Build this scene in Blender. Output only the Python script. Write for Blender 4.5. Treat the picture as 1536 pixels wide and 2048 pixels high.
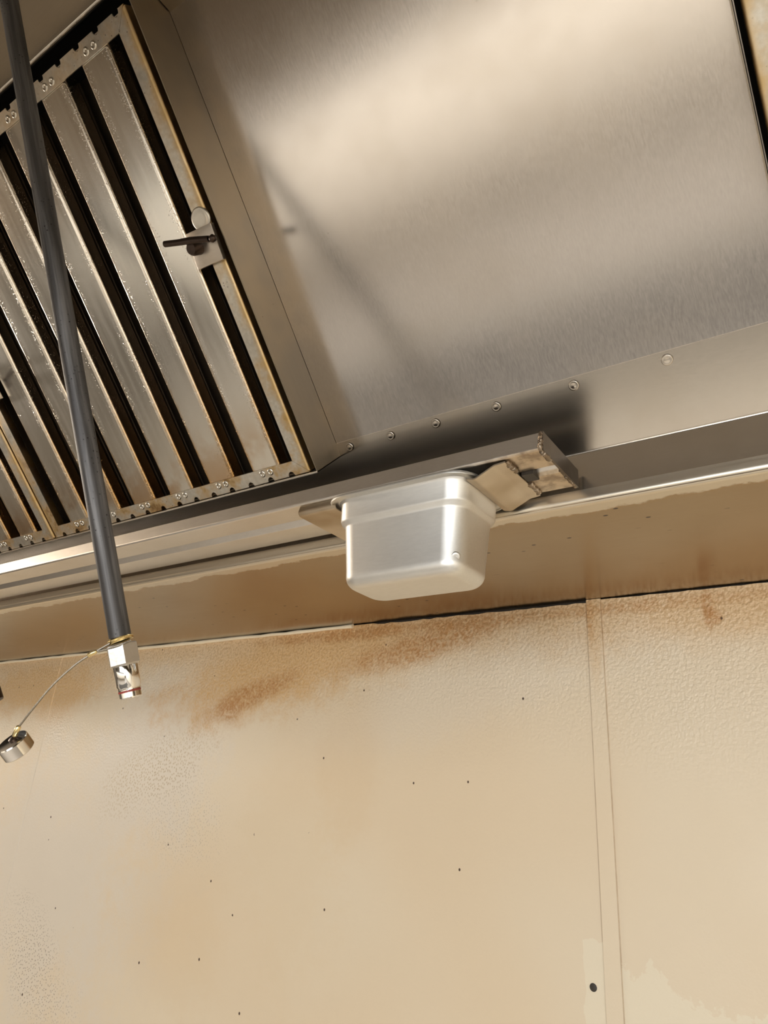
import bpy, bmesh, math, random
from mathutils import Vector, Matrix
random.seed(7)
for o in list(bpy.data.objects): bpy.data.objects.remove(o, do_unlink=True)
scene = bpy.context.scene
COL = scene.collection

# ------------------------------------------------------------------ camera
CAM = Vector((0, -0.92, 1.72))
yaw, pitch, roll = (math.radians(a) for a in (35.8033, 22.7025, 3.8968))
fw = Vector((-math.sin(yaw)*math.cos(pitch), math.cos(yaw)*math.cos(pitch), math.sin(pitch)))
r0 = Vector((math.cos(yaw), math.sin(yaw), 0)); u0 = r0.cross(fw)
rt = r0*math.cos(roll) + u0*math.sin(roll); up = u0*math.cos(roll) - r0*math.sin(roll)
cd = bpy.data.cameras.new('camera'); cam = bpy.data.objects.new('camera', cd); COL.objects.link(cam)
cd.sensor_fit = 'HORIZONTAL'; cd.sensor_width = 36; cd.lens = 1420/1536*36; cd.clip_start = 0.01
cam.matrix_world = Matrix(((rt.x, up.x, -fw.x, CAM.x), (rt.y, up.y, -fw.y, CAM.y), (rt.z, up.z, -fw.z, CAM.z), (0, 0, 0, 1)))
scene.camera = cam

# ------------------------------------------------------------------ world, exposure
w = bpy.data.worlds.new('world'); scene.world = w; w.use_nodes = True
w.node_tree.nodes['Background'].inputs[0].default_value = (0.5, 0.47, 0.42, 1)
w.node_tree.nodes['Background'].inputs[1].default_value = 0.02
vs = scene.view_settings
vs.view_transform = 'Standard'; vs.look = 'None'; vs.exposure = 0.38; vs.gamma = 1; vs.use_curve_mapping = False
scene.cycles.use_denoising = True
scene.cycles.max_bounces = 6; scene.cycles.diffuse_bounces = 3; scene.cycles.glossy_bounces = 5
scene.cycles.caustics_reflective = False; scene.cycles.caustics_refractive = False
scene.cycles.sample_clamp_indirect = 4
scene.cycles.use_adaptive_sampling = True; scene.cycles.adaptive_threshold = 0.03

CEILING_LIGHT_POWER = 98
HOOD_LAMP_POWER = 58
FILL_WINDOW_POWER = 110

# ------------------------------------------------------------------ frame of the hood's sloping face
D = 0.92                                   # unit used when measuring the place
TH = math.radians(46.22)
C, S = math.cos(TH), math.sin(TH)
SLOPE_O = Vector((0, -0.3103, 2.0553))     # lower bend of the rear rail
SLOPE_R = math.pi - TH
SLOPE_M = Matrix.Translation(SLOPE_O) @ Matrix.Rotation(SLOPE_R, 4, 'X')   # local x, up-slope, out of the face
SOFFIT_Z = 2.0
TOP_Z = 2.447
HF = 0.0509*D                              # filter face above the panel
HL = 0.0549*D                              # housing lip

# ------------------------------------------------------------------ node helpers
class G:
    def __init__(s, name, rough=0.4, metal=0.0, col=(0.5, 0.5, 0.5)):
        s.m = bpy.data.materials.new(name); s.m.use_nodes = True
        s.t = s.m.node_tree; s.b = s.t.nodes['Principled BSDF']
        s.set('Roughness', rough); s.set('Metallic', metal); s.set('Base Color', (*col, 1))
    def n(s, k): return s.t.nodes.new(k)
    def link(s, v, sock):
        if isinstance(v, bpy.types.NodeSocket): s.t.links.new(v, sock)
        elif isinstance(v, (tuple, list)) and sock.type == 'RGBA' and len(v) == 3: sock.default_value = (*v, 1)
        else: sock.default_value = v
    def set(s, k, v): s.link(v, s.b.inputs[k])
    def math(s, op, a, b=0.0, clamp=False):
        n = s.n('ShaderNodeMath'); n.operation = op; n.use_clamp = clamp
        s.link(a, n.inputs[0]); s.link(b, n.inputs[1]); return n.outputs[0]
    def add(s, a, b): return s.math('ADD', a, b)
    def sub(s, a, b): return s.math('SUBTRACT', a, b)
    def mul(s, a, b, clamp=False): return s.math('MULTIPLY', a, b, clamp)
    def mx(s, a, b): return s.math('MAXIMUM', a, b)
    def absv(s, a): return s.math('ABSOLUTE', a)
    def sstep(s, v, a, b):                       # 0 at a, 1 at b (a may exceed b)
        n = s.n('ShaderNodeMapRange'); n.interpolation_type = 'SMOOTHSTEP'
        s.link(v, n.inputs[0])
        if a <= b: vals = (a, b, 0.0, 1.0)
        else: vals = (b, a, 1.0, 0.0)
        for i, x in enumerate(vals): n.inputs[i+1].default_value = x
        return n.outputs[0]
    def lin(s, v, a, b, c, d):
        n = s.n('ShaderNodeMapRange'); s.link(v, n.inputs[0])
        for i, x in enumerate((a, b, c, d)): n.inputs[i+1].default_value = x
        return n.outputs[0]
    def pos(s): return s.n('ShaderNodeNewGeometry').outputs['Position']
    def obj(s): return s.n('ShaderNodeTexCoord').outputs['Object']
    def xyz(s, v):
        n = s.n('ShaderNodeSeparateXYZ'); s.link(v, n.inputs[0]); return n.outputs
    def scale(s, v, sc, off=(0, 0, 0)):
        n = s.n('ShaderNodeMapping'); s.link(v, n.inputs[0]); n.inputs[3].default_value = sc; n.inputs[1].default_value = off
        return n.outputs[0]
    def noise(s, v, sc, detail=3, rough=0.5, dist=0.0):
        n = s.n('ShaderNodeTexNoise'); s.link(v, n.inputs['Vector']); n.inputs['Scale'].default_value = sc
        n.inputs['Detail'].default_value = detail; n.inputs['Roughness'].default_value = rough; n.inputs['Distortion'].default_value = dist
        return n.outputs['Fac']
    def vor(s, v, sc, feature='F1', rand=1.0):
        n = s.n('ShaderNodeTexVoronoi'); n.feature = feature; s.link(v, n.inputs['Vector']); n.inputs['Scale'].default_value = sc
        n.inputs['Randomness'].default_value = rand
        return n.outputs['Distance']
    def mix(s, f, a, b):
        n = s.n('ShaderNodeMix'); n.data_type = 'RGBA'; s.link(f, n.inputs[0]); s.link(a, n.inputs[6]); s.link(b, n.inputs[7])
        return n.outputs[2]
    def bump(s, h, strength=0.2, dist=0.001, prev=None):
        n = s.n('ShaderNodeBump'); n.inputs['Strength'].default_value = strength; n.inputs['Distance'].default_value = dist
        s.link(h, n.inputs['Height'])
        if prev: s.link(prev, n.inputs['Normal'])
        s.set('Normal', n.outputs[0]); return n.outputs[0]
    def rand(s): return s.n('ShaderNodeObjectInfo').outputs['Random']

def steel(name, col, rough, grain=(900, 14, 14), gb=0.06, var=0.08, stain=None, stain_amt=0.35, specks=0.0, gc=0.035, ga=0.03):
    g = G(name, rough, 1.0, col); p = g.obj()
    gr = g.noise(g.scale(p, grain), 1.0, 2, 0.6)
    cl = g.noise(p, 9.0, 3, 0.6)
    c = g.mix(g.lin(gr, 0.3, 0.7, 0, 1), tuple(x*(1-gc) for x in col), tuple(min(1, x*(1+gc)) for x in col))
    if stain:
        c = g.mix(g.mul(g.sstep(cl, 0.42, 0.72), stain_amt), c, stain)
    rr = g.add(g.lin(cl, 0.3, 0.7, rough-var*0.5, rough+var*0.5), g.lin(gr, 0.3, 0.7, -ga, ga))
    if specks:
        v = g.vor(p, 70.0); dens = g.sstep(g.noise(p, 6.0, 2), 0.54, 0.68)
        sp = g.mul(g.mul(g.sstep(v, 0.075, 0.045), dens), specks)
        c = g.mix(sp, c, (0.05, 0.035, 0.02))
    g.set('Base Color', c); g.set('Roughness', rr)
    g.bump(gr, gb, 0.0006)
    return g.m

# ------------------------------------------------------------------ materials
M = {}
M['panel_steel'] = steel('brushed_panel_steel', (0.68, 0.64, 0.605), 0.20, (1000, 200, 200), 0.012, 0.04, (0.6, 0.54, 0.47), 0.35, 0.25, 0.05, 0.015)
M['rail_steel'] = steel('rail_steel', (0.68, 0.62, 0.54), 0.24, (150, 900, 900), 0.01, 0.02, (0.58, 0.5, 0.4), 0.4, 0.3, 0.04, 0.006)
M['hood_steel'] = steel('shaded_hood_steel', (0.22, 0.185, 0.14), 0.42, (30, 500, 500), 0.05, 0.08, (0.2, 0.16, 0.11), 0.5, 0.4)  # darkened base holds the shade of the unlit canopy top
M['front_steel'] = steel('shaded_front_steel', (0.19, 0.16, 0.125), 0.45, (30, 500, 500), 0.02, 0.06)  # same steel darkened, shade inside the hood put into the colour
M['ceiling_steel'] = steel('lit_ceiling_steel', (0.82, 0.79, 0.74), 0.55, (30, 500, 500), 0.02, 0.06)  # bright copy of the canopy steel, lightened for the upright strip to reflect
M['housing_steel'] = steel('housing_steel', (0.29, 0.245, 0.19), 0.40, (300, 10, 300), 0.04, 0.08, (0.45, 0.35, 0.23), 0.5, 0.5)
M['trough_steel'] = steel('trough_steel', (0.70, 0.66, 0.61), 0.325, (150, 900, 900), 0.004, 0.04, (0.55, 0.48, 0.38), 0.3, 0.08)
M['cap_steel'] = steel('end_cap_steel', (0.17, 0.14, 0.11), 0.38, (30, 60, 60), 0.15, 0.1, (0.1, 0.07, 0.05), 0.7, 0.4)
M['hanger_steel'] = steel('hanger_steel', (0.62, 0.54, 0.43), 0.38, (80, 80, 80), 0.08, 0.1, (0.33, 0.23, 0.12), 0.8, 1.0)
M['pan_steel'] = steel('pan_steel', (0.72, 0.705, 0.67), 0.45, (100, 500, 500), 0.004, 0.05, (0.64, 0.61, 0.55), 0.5, 0.12, 0.03, 0.006)
M['chrome'] = steel('chrome', (0.80, 0.78, 0.75), 0.09, (60, 60, 60), 0.05, 0.06, (0.5, 0.44, 0.36), 0.6)
M['nut'] = steel('dull_nut_chrome', (0.56, 0.53, 0.49), 0.36, (250, 250, 250), 0.25, 0.08, (0.5, 0.4, 0.32), 0.7)
M['dark_handle'] = steel('dark_handle', (0.07, 0.05, 0.04), 0.38, (200, 200, 200), 0.2, 0.1)
M['weld'] = steel('weld_bead', (0.32, 0.25, 0.18), 0.45, (500, 500, 500), 0.6, 0.2, (0.07, 0.05, 0.03), 0.8)
M['brass'] = steel('brass_sleeve', (0.72, 0.58, 0.30), 0.25, (200, 200, 200), 0.1, 0.1)
M['cable'] = steel('cable_wire', (0.22, 0.19, 0.15), 0.4, (900, 900, 900), 0.4, 0.1)

def mat_pipe():
    g = G('black_iron_pipe', 0.42, 0.6, (0.075, 0.072, 0.072)); p = g.obj()
    st = g.noise(g.scale(p, (160, 160, 7)), 1.0, 4, 0.6)
    pit = g.mul(g.sstep(g.vor(p, 260), 0.22, 0.1), g.sstep(g.noise(p, 22, 2), 0.45, 0.6))
    c = g.mix(g.sstep(st, 0.4, 0.75), (0.075, 0.07, 0.068), (0.22, 0.21, 0.205))
    c = g.mix(pit, c, (0.02, 0.018, 0.017))
    g.set('Base Color', c); g.set('Roughness', g.lin(st, 0.3, 0.7, 0.44, 0.58))
    g.bump(g.sub(st, pit), 0.25, 0.0006); return g.m
M['pipe'] = mat_pipe()
gg = G('red_rubber', 0.45, 0, (0.30, 0.045, 0.035)); gn = gg.noise(gg.obj(), 300); gg.bump(gn, 0.1, 0.0003); M['red'] = gg.m

def mat_filter(name, half, L, edge_w):
    """galvanised filter metal: local x across, y up the slope; grease gathers along edges and lower ends"""
    col = (0.70, 0.67, 0.61)
    g = G(name, 0.3, 1.0, col); p = g.obj(); x, y, z = g.xyz(p)
    rnd = g.rand(); off = g.mul(rnd, 37.0)
    cmb = g.n('ShaderNodeCombineXYZ'); g.link(g.add(x, off), cmb.inputs[0]); g.link(y, cmb.inputs[1]); g.link(g.add(z, off), cmb.inputs[2])
    q = cmb.outputs[0]
    streak = g.noise(g.scale(q, (140, 9, 60)), 1.0, 2, 0.5)
    cloud = g.noise(q, 14, 4, 0.6)
    fine = g.noise(q, 260, 3, 0.6)
    e = g.add(g.absv(x), g.mul(g.sub(fine, 0.5), edge_w*1.2))
    edge = g.sstep(e, half-edge_w, half)
    low = g.sstep(g.add(y, g.mul(g.sub(cloud, 0.5), 0.12)), L*0.5, L*0.02)
    vlow = g.sstep(g.add(y, g.mul(g.sub(cloud, 0.5), 0.07)), 0.10, 0.0)
    c = g.mix(g.sstep(streak, 0.35, 0.7), (0.82, 0.795, 0.74), (0.88, 0.86, 0.81))
    c = g.mix(g.mul(low, 0.45), c, (0.70, 0.60, 0.44))
    amb = g.mul(edge, g.lin(low, 0, 1, 0.3, 0.9))
    c = g.mix(amb, c, (0.52, 0.31, 0.11))
    c = g.mix(g.mul(g.mul(vlow, g.sstep(cloud, 0.40, 0.58)), 0.75), c, (0.5, 0.28, 0.10))
    dots = g.mul(g.sstep(g.vor(q, 170), 0.16, 0.07), g.mul(edge, g.sstep(cloud, 0.45, 0.6)))
    c = g.mix(g.mul(dots, 0.7), c, (0.06, 0.035, 0.02))
    drop = g.mul(g.sstep(g.vor(q, 420), 0.3, 0.15), g.mul(g.sstep(e, half-edge_w*2.2, half), g.sstep(cloud, 0.4, 0.55)))
    g.set('Base Color', c)
    g.set('Roughness', g.add(g.lin(streak, 0.3, 0.7, 0.19, 0.23), g.mul(low, 0.03)))
    b1 = g.bump(streak, 0.006, 0.001)
    g.bump(drop, 0.35, 0.0008, b1)
    return g.m
M['slat'] = mat_filter('filter_slat_metal', 0.0458*D/2, 0.49*D, 0.006)

def mat_frame():
    g = G('filter_frame_galvanised', 0.32, 1.0); p = g.obj(); x, y, z = g.xyz(p)
    cloud = g.noise(p, 26, 4, 0.65); fine = g.noise(p, 240, 3, 0.6)
    low = g.sstep(y, 0.36*D, 0.05*D)
    c = g.mix(g.sstep(fine, 0.3, 0.7), (0.62, 0.58, 0.50), (0.72, 0.68, 0.60))
    c = g.mix(g.mul(g.sstep(cloud, 0.40, 0.62), g.lin(low, 0, 1, 0.4, 0.9)), c, (0.60, 0.40, 0.17))
    c = g.mix(g.mul(g.sstep(cloud, 0.56, 0.70), g.lin(low, 0, 1, 0.2, 0.85)), c, (0.20, 0.10, 0.035))
    dots = g.mul(g.sstep(g.vor(p, 190), 0.15, 0.07), g.sstep(g.noise(p, 18, 2), 0.5, 0.62))
    c = g.mix(g.mul(dots, 0.8), c, (0.05, 0.03, 0.02))
    ed = g.sstep(g.add(g.absv(x), g.mul(g.sub(cloud, 0.5), 0.012)), 0.2485-0.010, 0.2485-0.001)
    c = g.mix(g.mul(ed, 0.75), c, (0.62, 0.42, 0.17))
    g.set('Base Color', c); g.set('Roughness', g.lin(cloud, 0.35, 0.65, 0.30, 0.46)); g.bump(fine, 0.1, 0.0006)
    return g.m
M['frame'] = mat_frame()
g = G('shaded_greasy_baffle', 0.5, 0.9, (0.05, 0.04, 0.03)); c_ = g.noise(g.obj(), 30, 4, 0.6)
g.set('Base Color', g.mix(c_, (0.035, 0.026, 0.018), (0.085, 0.063, 0.042))); g.bump(c_, 0.2, 0.001); M['baffle'] = g.m  # greasy metal, darkened further to put the slat gaps' shade into it
g = G('sooty_plenum', 0.8, 0.0, (0.02, 0.017, 0.013)); c_ = g.noise(g.obj(), 12, 4); g.set('Base Color', g.mix(c_, (0.012, 0.01, 0.008), (0.03, 0.024, 0.018))); M['soot'] = g.m

def mat_rivet():
    g = G('filter_rivet', 0.3, 1.0); p = g.obj(); x, y, z = g.xyz(p)
    r = g.math('SQRT', g.add(g.mul(x, x), g.mul(y, y)))
    c = g.mix(g.noise(p, 300), (0.55, 0.5, 0.42), (0.72, 0.68, 0.6))
    c = g.mix(g.sstep(r, 0.0019, 0.0013), c, (0.03, 0.02, 0.015))
    c = g.mix(g.sstep(r, 0.0040, 0.0045), c, (0.10, 0.07, 0.04))
    g.set('Base Color', c); return g.m
M['rivet'] = mat_rivet()

def mat_soffit():
    g = G('greased_soffit_steel', 0.24, 1.0); p = g.pos(); x, y, z = g.xyz(p)
    gr = g.noise(g.scale(p, (8, 500, 500)), 1.0, 3, 0.6); cl = g.noise(p, 5, 5, 0.6); jag = g.noise(g.scale(p, (22, 30, 1)), 1.0, 5, 0.65)
    c = g.mix(g.sstep(cl, 0.3, 0.7), (0.41, 0.315, 0.20), (0.37, 0.275, 0.165))
    lim = g.add(y, g.mul(g.sub(jag, 0.5), 0.035))
    edge = g.sstep(lim, -0.287, -0.290)
    c = g.mix(edge, c, (0.68, 0.61, 0.50))
    rim = g.mul(g.sstep(lim, -0.283, -0.2865), g.sstep(lim, -0.2915, -0.2885))
    c = g.mix(g.mul(rim, 0.5), c, (0.40, 0.28, 0.15))
    scr = g.mul(g.sstep(g.noise(g.scale(p, (30, 160, 1)), 1.0, 3, 0.6), 0.70, 0.76), 0.6)
    c = g.mix(scr, c, (0.12, 0.08, 0.05))
    sv = g.vor(g.scale(p, (1, 1.6, 1), (0.4, 0.2, 0)), 14.0); sv.node.voronoi_dimensions = '2D'
    c = g.mix(g.mul(g.sstep(sv, 0.04, 0.028), g.sstep(cl, 0.5, 0.56)), c, (0.05, 0.035, 0.03))
    g.set('Base Color', c); g.set('Roughness', g.add(g.lin(gr, 0.3, 0.7, 0.2, 0.26), g.mul(edge, 0.08))); g.bump(gr, 0.03, 0.0005)
    return g.m
M['soffit'] = mat_soffit()

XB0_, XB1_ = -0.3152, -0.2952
def mat_wall():
    g = G('stained_wall_panel', 0.42, 0.0); x, y, z = g.xyz(g.pos())
    cmb = g.n('ShaderNodeCombineXYZ'); g.link(x, cmb.inputs[0]); g.link(z, cmb.inputs[1]); p = cmb.outputs[0]
    def noise(sc, detail, off=(0, 0, 0), rough=0.6):
        o = g.noise(g.scale(p, (1, 1, 1), off), sc, detail, rough); o.node.noise_dimensions = '2D'; return o
    def vor(sc, stretch=0.75, off=(0, 0, 0)):
        o = g.vor(g.scale(p, (1, stretch, 1), off), sc); o.node.voronoi_dimensions = '2D'; return o
    n1 = noise(7, 3); n2 = noise(26, 3, (3, 1, 0)); n3 = noise(3.0, 1, (7, 2, 0), 0.5)
    n4 = noise(90, 3, (2, 6, 0), 0.65); peb = noise(230, 1, (5, 9, 0), 0.5)
    warp = g.add(g.add(g.mul(g.sub(n1, 0.5), 0.9), g.mul(g.sub(n2, 0.5), 0.7)), g.mul(g.sub(n4, 0.5), 0.5))
    tex = g.lin(peb, 0.34, 0.62, 1.2, 0.65)
    def blob(cx, cz, rx, rz, ang=0.0, soft=1.0, wamp=1.0):
        ca, sa = math.cos(ang), math.sin(ang)
        m = g.n('ShaderNodeMapping'); m.vector_type = 'TEXTURE'; g.link(p, m.inputs[0])
        m.inputs[1].default_value = (cx, cz, 0); m.inputs[2].default_value = (0, 0, ang); m.inputs[3].default_value = (rx, rz, 1)
        L = g.n('ShaderNodeVectorMath'); L.operation = 'LENGTH'; g.link(m.outputs[0], L.inputs[0])
        return g.sstep(g.add(L.outputs['Value'], g.mul(warp, wamp)), 1.0+0.35*soft, 1.0-0.65*soft)
    tan = (0.75, 0.60, 0.42); grey = (0.73, 0.635, 0.515); amber = (0.66, 0.405, 0.18); brown = (0.47, 0.23, 0.08); cream = (0.80, 0.70, 0.53)
    c = g.mix(g.sstep(n3, 0.3, 0.7), tan, (0.76, 0.63, 0.46))
    clean = g.mx(blob(-1.20, 1.75, 0.26, 0.16, 0.55), blob(-1.44, 1.56, 0.36, 0.26, 0.0))
    c = g.mix(clean, c, grey)
    top = g.sstep(g.add(z, g.mul(warp, 0.05)), 1.90, 2.0)
    for cx, cz, rx, rz, an, so, wa, am, col in (
        (-0.50, 1.885, 0.30, 0.06, 0.25, 1, 1, 0.3, grey),
        (-1.60, 1.93, 0.26, 0.07, 0, 1, 1, 0.8, amber), (-0.85, 1.935, 0.33, 0.075, 0.2, 0.9, 1, 0.85, amber),
        (-0.93, 1.890, 0.12, 0.024, 0.3, 0.9, 0.8, 0.85, brown), (-0.975, 1.870, 0.03, 0.028, 0, 0.9, 0.8, 0.8, brown),
        (-0.58, 1.955, 0.17, 0.026, 0.2, 1, 1, 0.85, brown), (-0.72, 1.984, 0.20, 0.014, 0, 1, 1, 1.1, brown), (-0.30, 1.985, 0.35, 0.010, 0, 1, 1, 0.6, brown),
        (-0.12, 1.965, 0.13, 0.03, 0, 1, 1, 0.4, amber), (-0.70, 1.78, 0.06, 0.14, 0, 1, 1, 0.22, (0.70, 0.49, 0.27)),
        (-0.80, 1.66, 0.10, 0.20, 0.2, 1, 1, 0.22, (0.72, 0.54, 0.33)), (-1.02, 1.50, 0.12, 0.10, 0, 1, 1, 0.25, (0.72, 0.52, 0.30)),
        (-0.163, 1.974, 0.007, 0.026, 0, 0.9, 0.9, 1.0, brown), (-0.158, 1.962, 0.011, 0.010, 0, 0.9, 0.9, 1.0, brown), (-0.310, 1.973, 0.006, 0.033, 0, 0.9, 0.4, 0.9, brown), (-0.306, 1.95, 0.011, 0.07, 0, 0.9, 0.3, 0.35, amber)):
        f = g.mul(blob(cx, cz, rx, rz, an, so, wa), am)
        if col is brown: f = g.mul(g.mul(f, tex), g.sstep(n4, 0.18, 0.62), True)
        if col is amber: f = g.mul(f, g.lin(peb, 0.34, 0.62, 1.15, 0.85))
        if col is amber and cx == -1.60: f = g.mx(f, g.mul(top, 0.6))
        c = g.mix(f, c, col)
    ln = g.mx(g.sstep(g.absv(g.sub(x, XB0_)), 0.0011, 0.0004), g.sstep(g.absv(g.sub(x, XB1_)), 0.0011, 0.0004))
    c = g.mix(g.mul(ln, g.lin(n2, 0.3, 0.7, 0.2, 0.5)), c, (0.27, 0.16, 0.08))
    # scraped pale patches low on the right
    jz = g.mul(g.sub(n4, 0.5), 0.02); jx = g.mul(g.sub(n2, 0.5), 0.012)
    xj = g.add(x, jx); zj = g.add(z, jz)
    strip = g.mul(g.mul(g.sstep(xj, -0.3385, -0.3375), g.sstep(x, -0.3140, -0.3150)), g.sstep(zj, 1.598, 1.596))
    jag = g.mul(g.add(g.sub(n1, 0.5), g.mul(g.sub(n4, 0.5), 0.6)), 1.6)
    low = g.sstep(g.add(g.math('DIVIDE', g.sub(g.sub(1.570, g.mul(g.add(x, 0.27), 0.15)), z), 0.04), jag), 0.0, 0.12)
    pk = g.sstep(g.add(g.absv(g.math('DIVIDE', g.add(x, 0.262), 0.022)), g.add(g.absv(g.math('DIVIDE', g.sub(z, 1.553), 0.03)), jag)), 1.1, 1.0)
    pale = g.mx(strip, g.mul(g.mx(low, pk), g.sstep(x, -0.2955, -0.2945)))
    c = g.mix(g.mul(pale, 0.8), c, cream)
    # speckle clouds
    d1 = vor(190)
    c = g.mix(g.mul(g.sstep(d1, 0.36, 0.16), g.mul(blob(-1.15, 1.765, 0.17, 0.06, 0.45), 0.5)), c, (0.50, 0.35, 0.16))
    dots = g.mx(g.mul(blob(-1.41, 1.42, 0.16, 0.07, -0.5), 0.8), g.mul(blob(-1.08, 1.70, 0.13, 0.09, -0.3), 0.3))
    c = g.mix(g.mul(g.sstep(d1, 0.20, 0.10), dots), c, (0.18, 0.11, 0.06))
    d2 = vor(11.0, 0.8, (3.3, 1.7, 0)); c = g.mix(g.mul(g.sstep(g.add(d2, g.mul(n2, 0.02)), 0.030, 0.022), g.sstep(noise(31, 0, (1, 4, 0)), 0.56, 0.60)), c, (0.06, 0.03, 0.018))
    # pebbled surface, heavier where grease has crept over it
    hv = g.lin(z, 1.75, 1.99, 0.10, 1.0)
    c = g.mix(g.mul(g.mul(g.sstep(peb, 0.52, 0.36), top), 0.38), c, (0.42, 0.24, 0.10))
    g.set('Base Color', c); g.set('Roughness', g.lin(n1, 0.3, 0.7, 0.36, 0.5)); g.set('Specular IOR Level', 0.4)
    g.bump(g.mul(peb, hv), 0.6, 0.0025)
    return g.m
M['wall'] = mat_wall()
def plain(name, a, b, sc=20, rough=0.5, bump=0.1, metal=0.0):
    g = G(name, rough, metal); n = g.noise(g.obj(), sc, 4, 0.6); g.set('Base Color', g.mix(n, a, b)); g.bump(n, bump, 0.001); return g.m
M['void'] = plain('dark_joint', (0.02, 0.014, 0.01), (0.04, 0.03, 0.02))
M['caulk'] = plain('aged_caulk', (0.90, 0.78, 0.58), (0.82, 0.64, 0.42), 40, 0.4, 0.3)
M['grease'] = plain('added_grease_liner', (0.012, 0.009, 0.006), (0.03, 0.02, 0.012), 40, 0.4)
M['paint'] = plain('room_paint', (0.66, 0.62, 0.55), (0.72, 0.68, 0.6), 8)
M['dark_paint'] = plain('dark_room_paint', (0.05, 0.042, 0.034), (0.07, 0.06, 0.048), 8)
M['ceil'] = plain('ceiling_tile', (0.62, 0.59, 0.54), (0.7, 0.67, 0.62), 60)
M['floor'] = plain('quarry_tile', (0.18, 0.17, 0.158), (0.24, 0.228, 0.212), 12, 0.45)
M['white_enamel'] = plain('white_enamel', (0.78, 0.76, 0.72), (0.84, 0.82, 0.78), 6, 0.3, 0.02)
M['grey_enamel'] = plain('grey_enamel', (0.4, 0.38, 0.35), (0.45, 0.43, 0.4), 6, 0.4)
M['black_rubber'] = plain('black_rubber', (0.025, 0.024, 0.023), (0.04, 0.039, 0.037), 90, 0.8, 0.4)

# ------------------------------------------------------------------ mesh helpers
def finish(name, verts, faces, mat, parent=None, mw=None, smooth=True, angle=35):
    me = bpy.data.meshes.new(name); me.from_pydata([tuple(v) for v in verts], [], faces); me.update()
    bm = bmesh.new(); bm.from_mesh(me); bmesh.ops.recalc_face_normals(bm, faces=bm.faces); bm.to_mesh(me); bm.free()
    if smooth:
        for p in me.polygons: p.use_smooth = True
        me.set_sharp_from_angle(angle=math.radians(angle))
    me.materials.append(mat)
    o = bpy.data.objects.new(name, me); COL.objects.link(o)
    place(o, parent, mw); return o
def place(o, parent, mw):
    if parent: o.parent = parent
    if mw is not None:
        o.matrix_basis = (chain(parent).inverted() @ mw) if parent else mw
def chain(o):
    m = o.matrix_basis.copy()
    while o.parent: o = o.parent; m = o.matrix_basis @ m
    return m
def empty(name, mw, label, cat, group=None):
    o = bpy.data.objects.new(name, None); COL.objects.link(o); o.empty_display_size = 0.05
    o.matrix_basis = mw if isinstance(mw, Matrix) else Matrix.Translation(mw)
    tag(o, label, cat, group); return o
def tag(o, label, cat, group=None):
    o['label'] = label; o['category'] = cat
    if group: o['group'] = group
    return o
def share(src, parent, ml):
    o = src.copy(); COL.objects.link(o); o.parent = parent; o.matrix_basis = ml; return o

def box_data(x0, x1, y0, y1, z0, z1, bev=0.0):
    if bev <= 0:
        v = [(x, y, z) for x in (x0, x1) for y in (y0, y1) for z in (z0, z1)]
        return v, [(0, 1, 3, 2), (4, 6, 7, 5), (0, 4, 5, 1), (2, 3, 7, 6), (0, 2, 6, 4), (1, 5, 7, 3)]
    bm = bmesh.new(); bmesh.ops.create_cube(bm, size=1)
    for vv in bm.verts: vv.co = ((x0+x1)/2+vv.co.x*(x1-x0), (y0+y1)/2+vv.co.y*(y1-y0), (z0+z1)/2+vv.co.z*(z1-z0))
    bmesh.ops.bevel(bm, geom=bm.edges[:], offset=bev, segments=2, affect='EDGES', profile=0.6)
    bm.verts.index_update(); v = [tuple(q.co) for q in bm.verts]; f = [tuple(q.index for q in fc.verts) for fc in bm.faces]; bm.free()
    return v, f
def box(name, b, mat, parent=None, mw=None, bev=0.0):
    v, f = box_data(*b, bev=bev); return finish(name, v, f, mat, parent, mw)

def round_poly(pts, r, seg=6):
    out = [Vector(pts[0])]
    for i in range(1, len(pts)-1):
        a, b, c = Vector(pts[i-1]), Vector(pts[i]), Vector(pts[i+1])
        rr = r[i] if isinstance(r, (list, tuple)) else r
        d1 = (a-b).normalized(); d2 = (c-b).normalized(); ang = d1.angle(d2)
        if rr <= 0 or ang > math.pi-0.02: out.append(b); continue
        tl = min(rr/math.tan(ang/2), (a-b).length*0.49, (c-b).length*0.49); re = tl*math.tan(ang/2)
        cen = b + (d1+d2).normalized()*(re/math.sin(ang/2)); p1 = b+d1*tl; p2 = b+d2*tl
        a1 = math.atan2(*(p1-cen).yx); a2 = math.atan2(*(p2-cen).yx); da = (a2-a1+math.pi) % (2*math.pi)-math.pi
        if (a-b).length > tl*2+0.001: out.append(p1+d1*0.0004)
        for k in range(seg+1):
            t = a1+da*k/seg; out.append(cen+Vector((math.cos(t), math.sin(t)))*re)
        if (c-b).length > tl*2+0.001: out.append(p2+d2*0.0004)
    out.append(Vector(pts[-1])); return out
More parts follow.
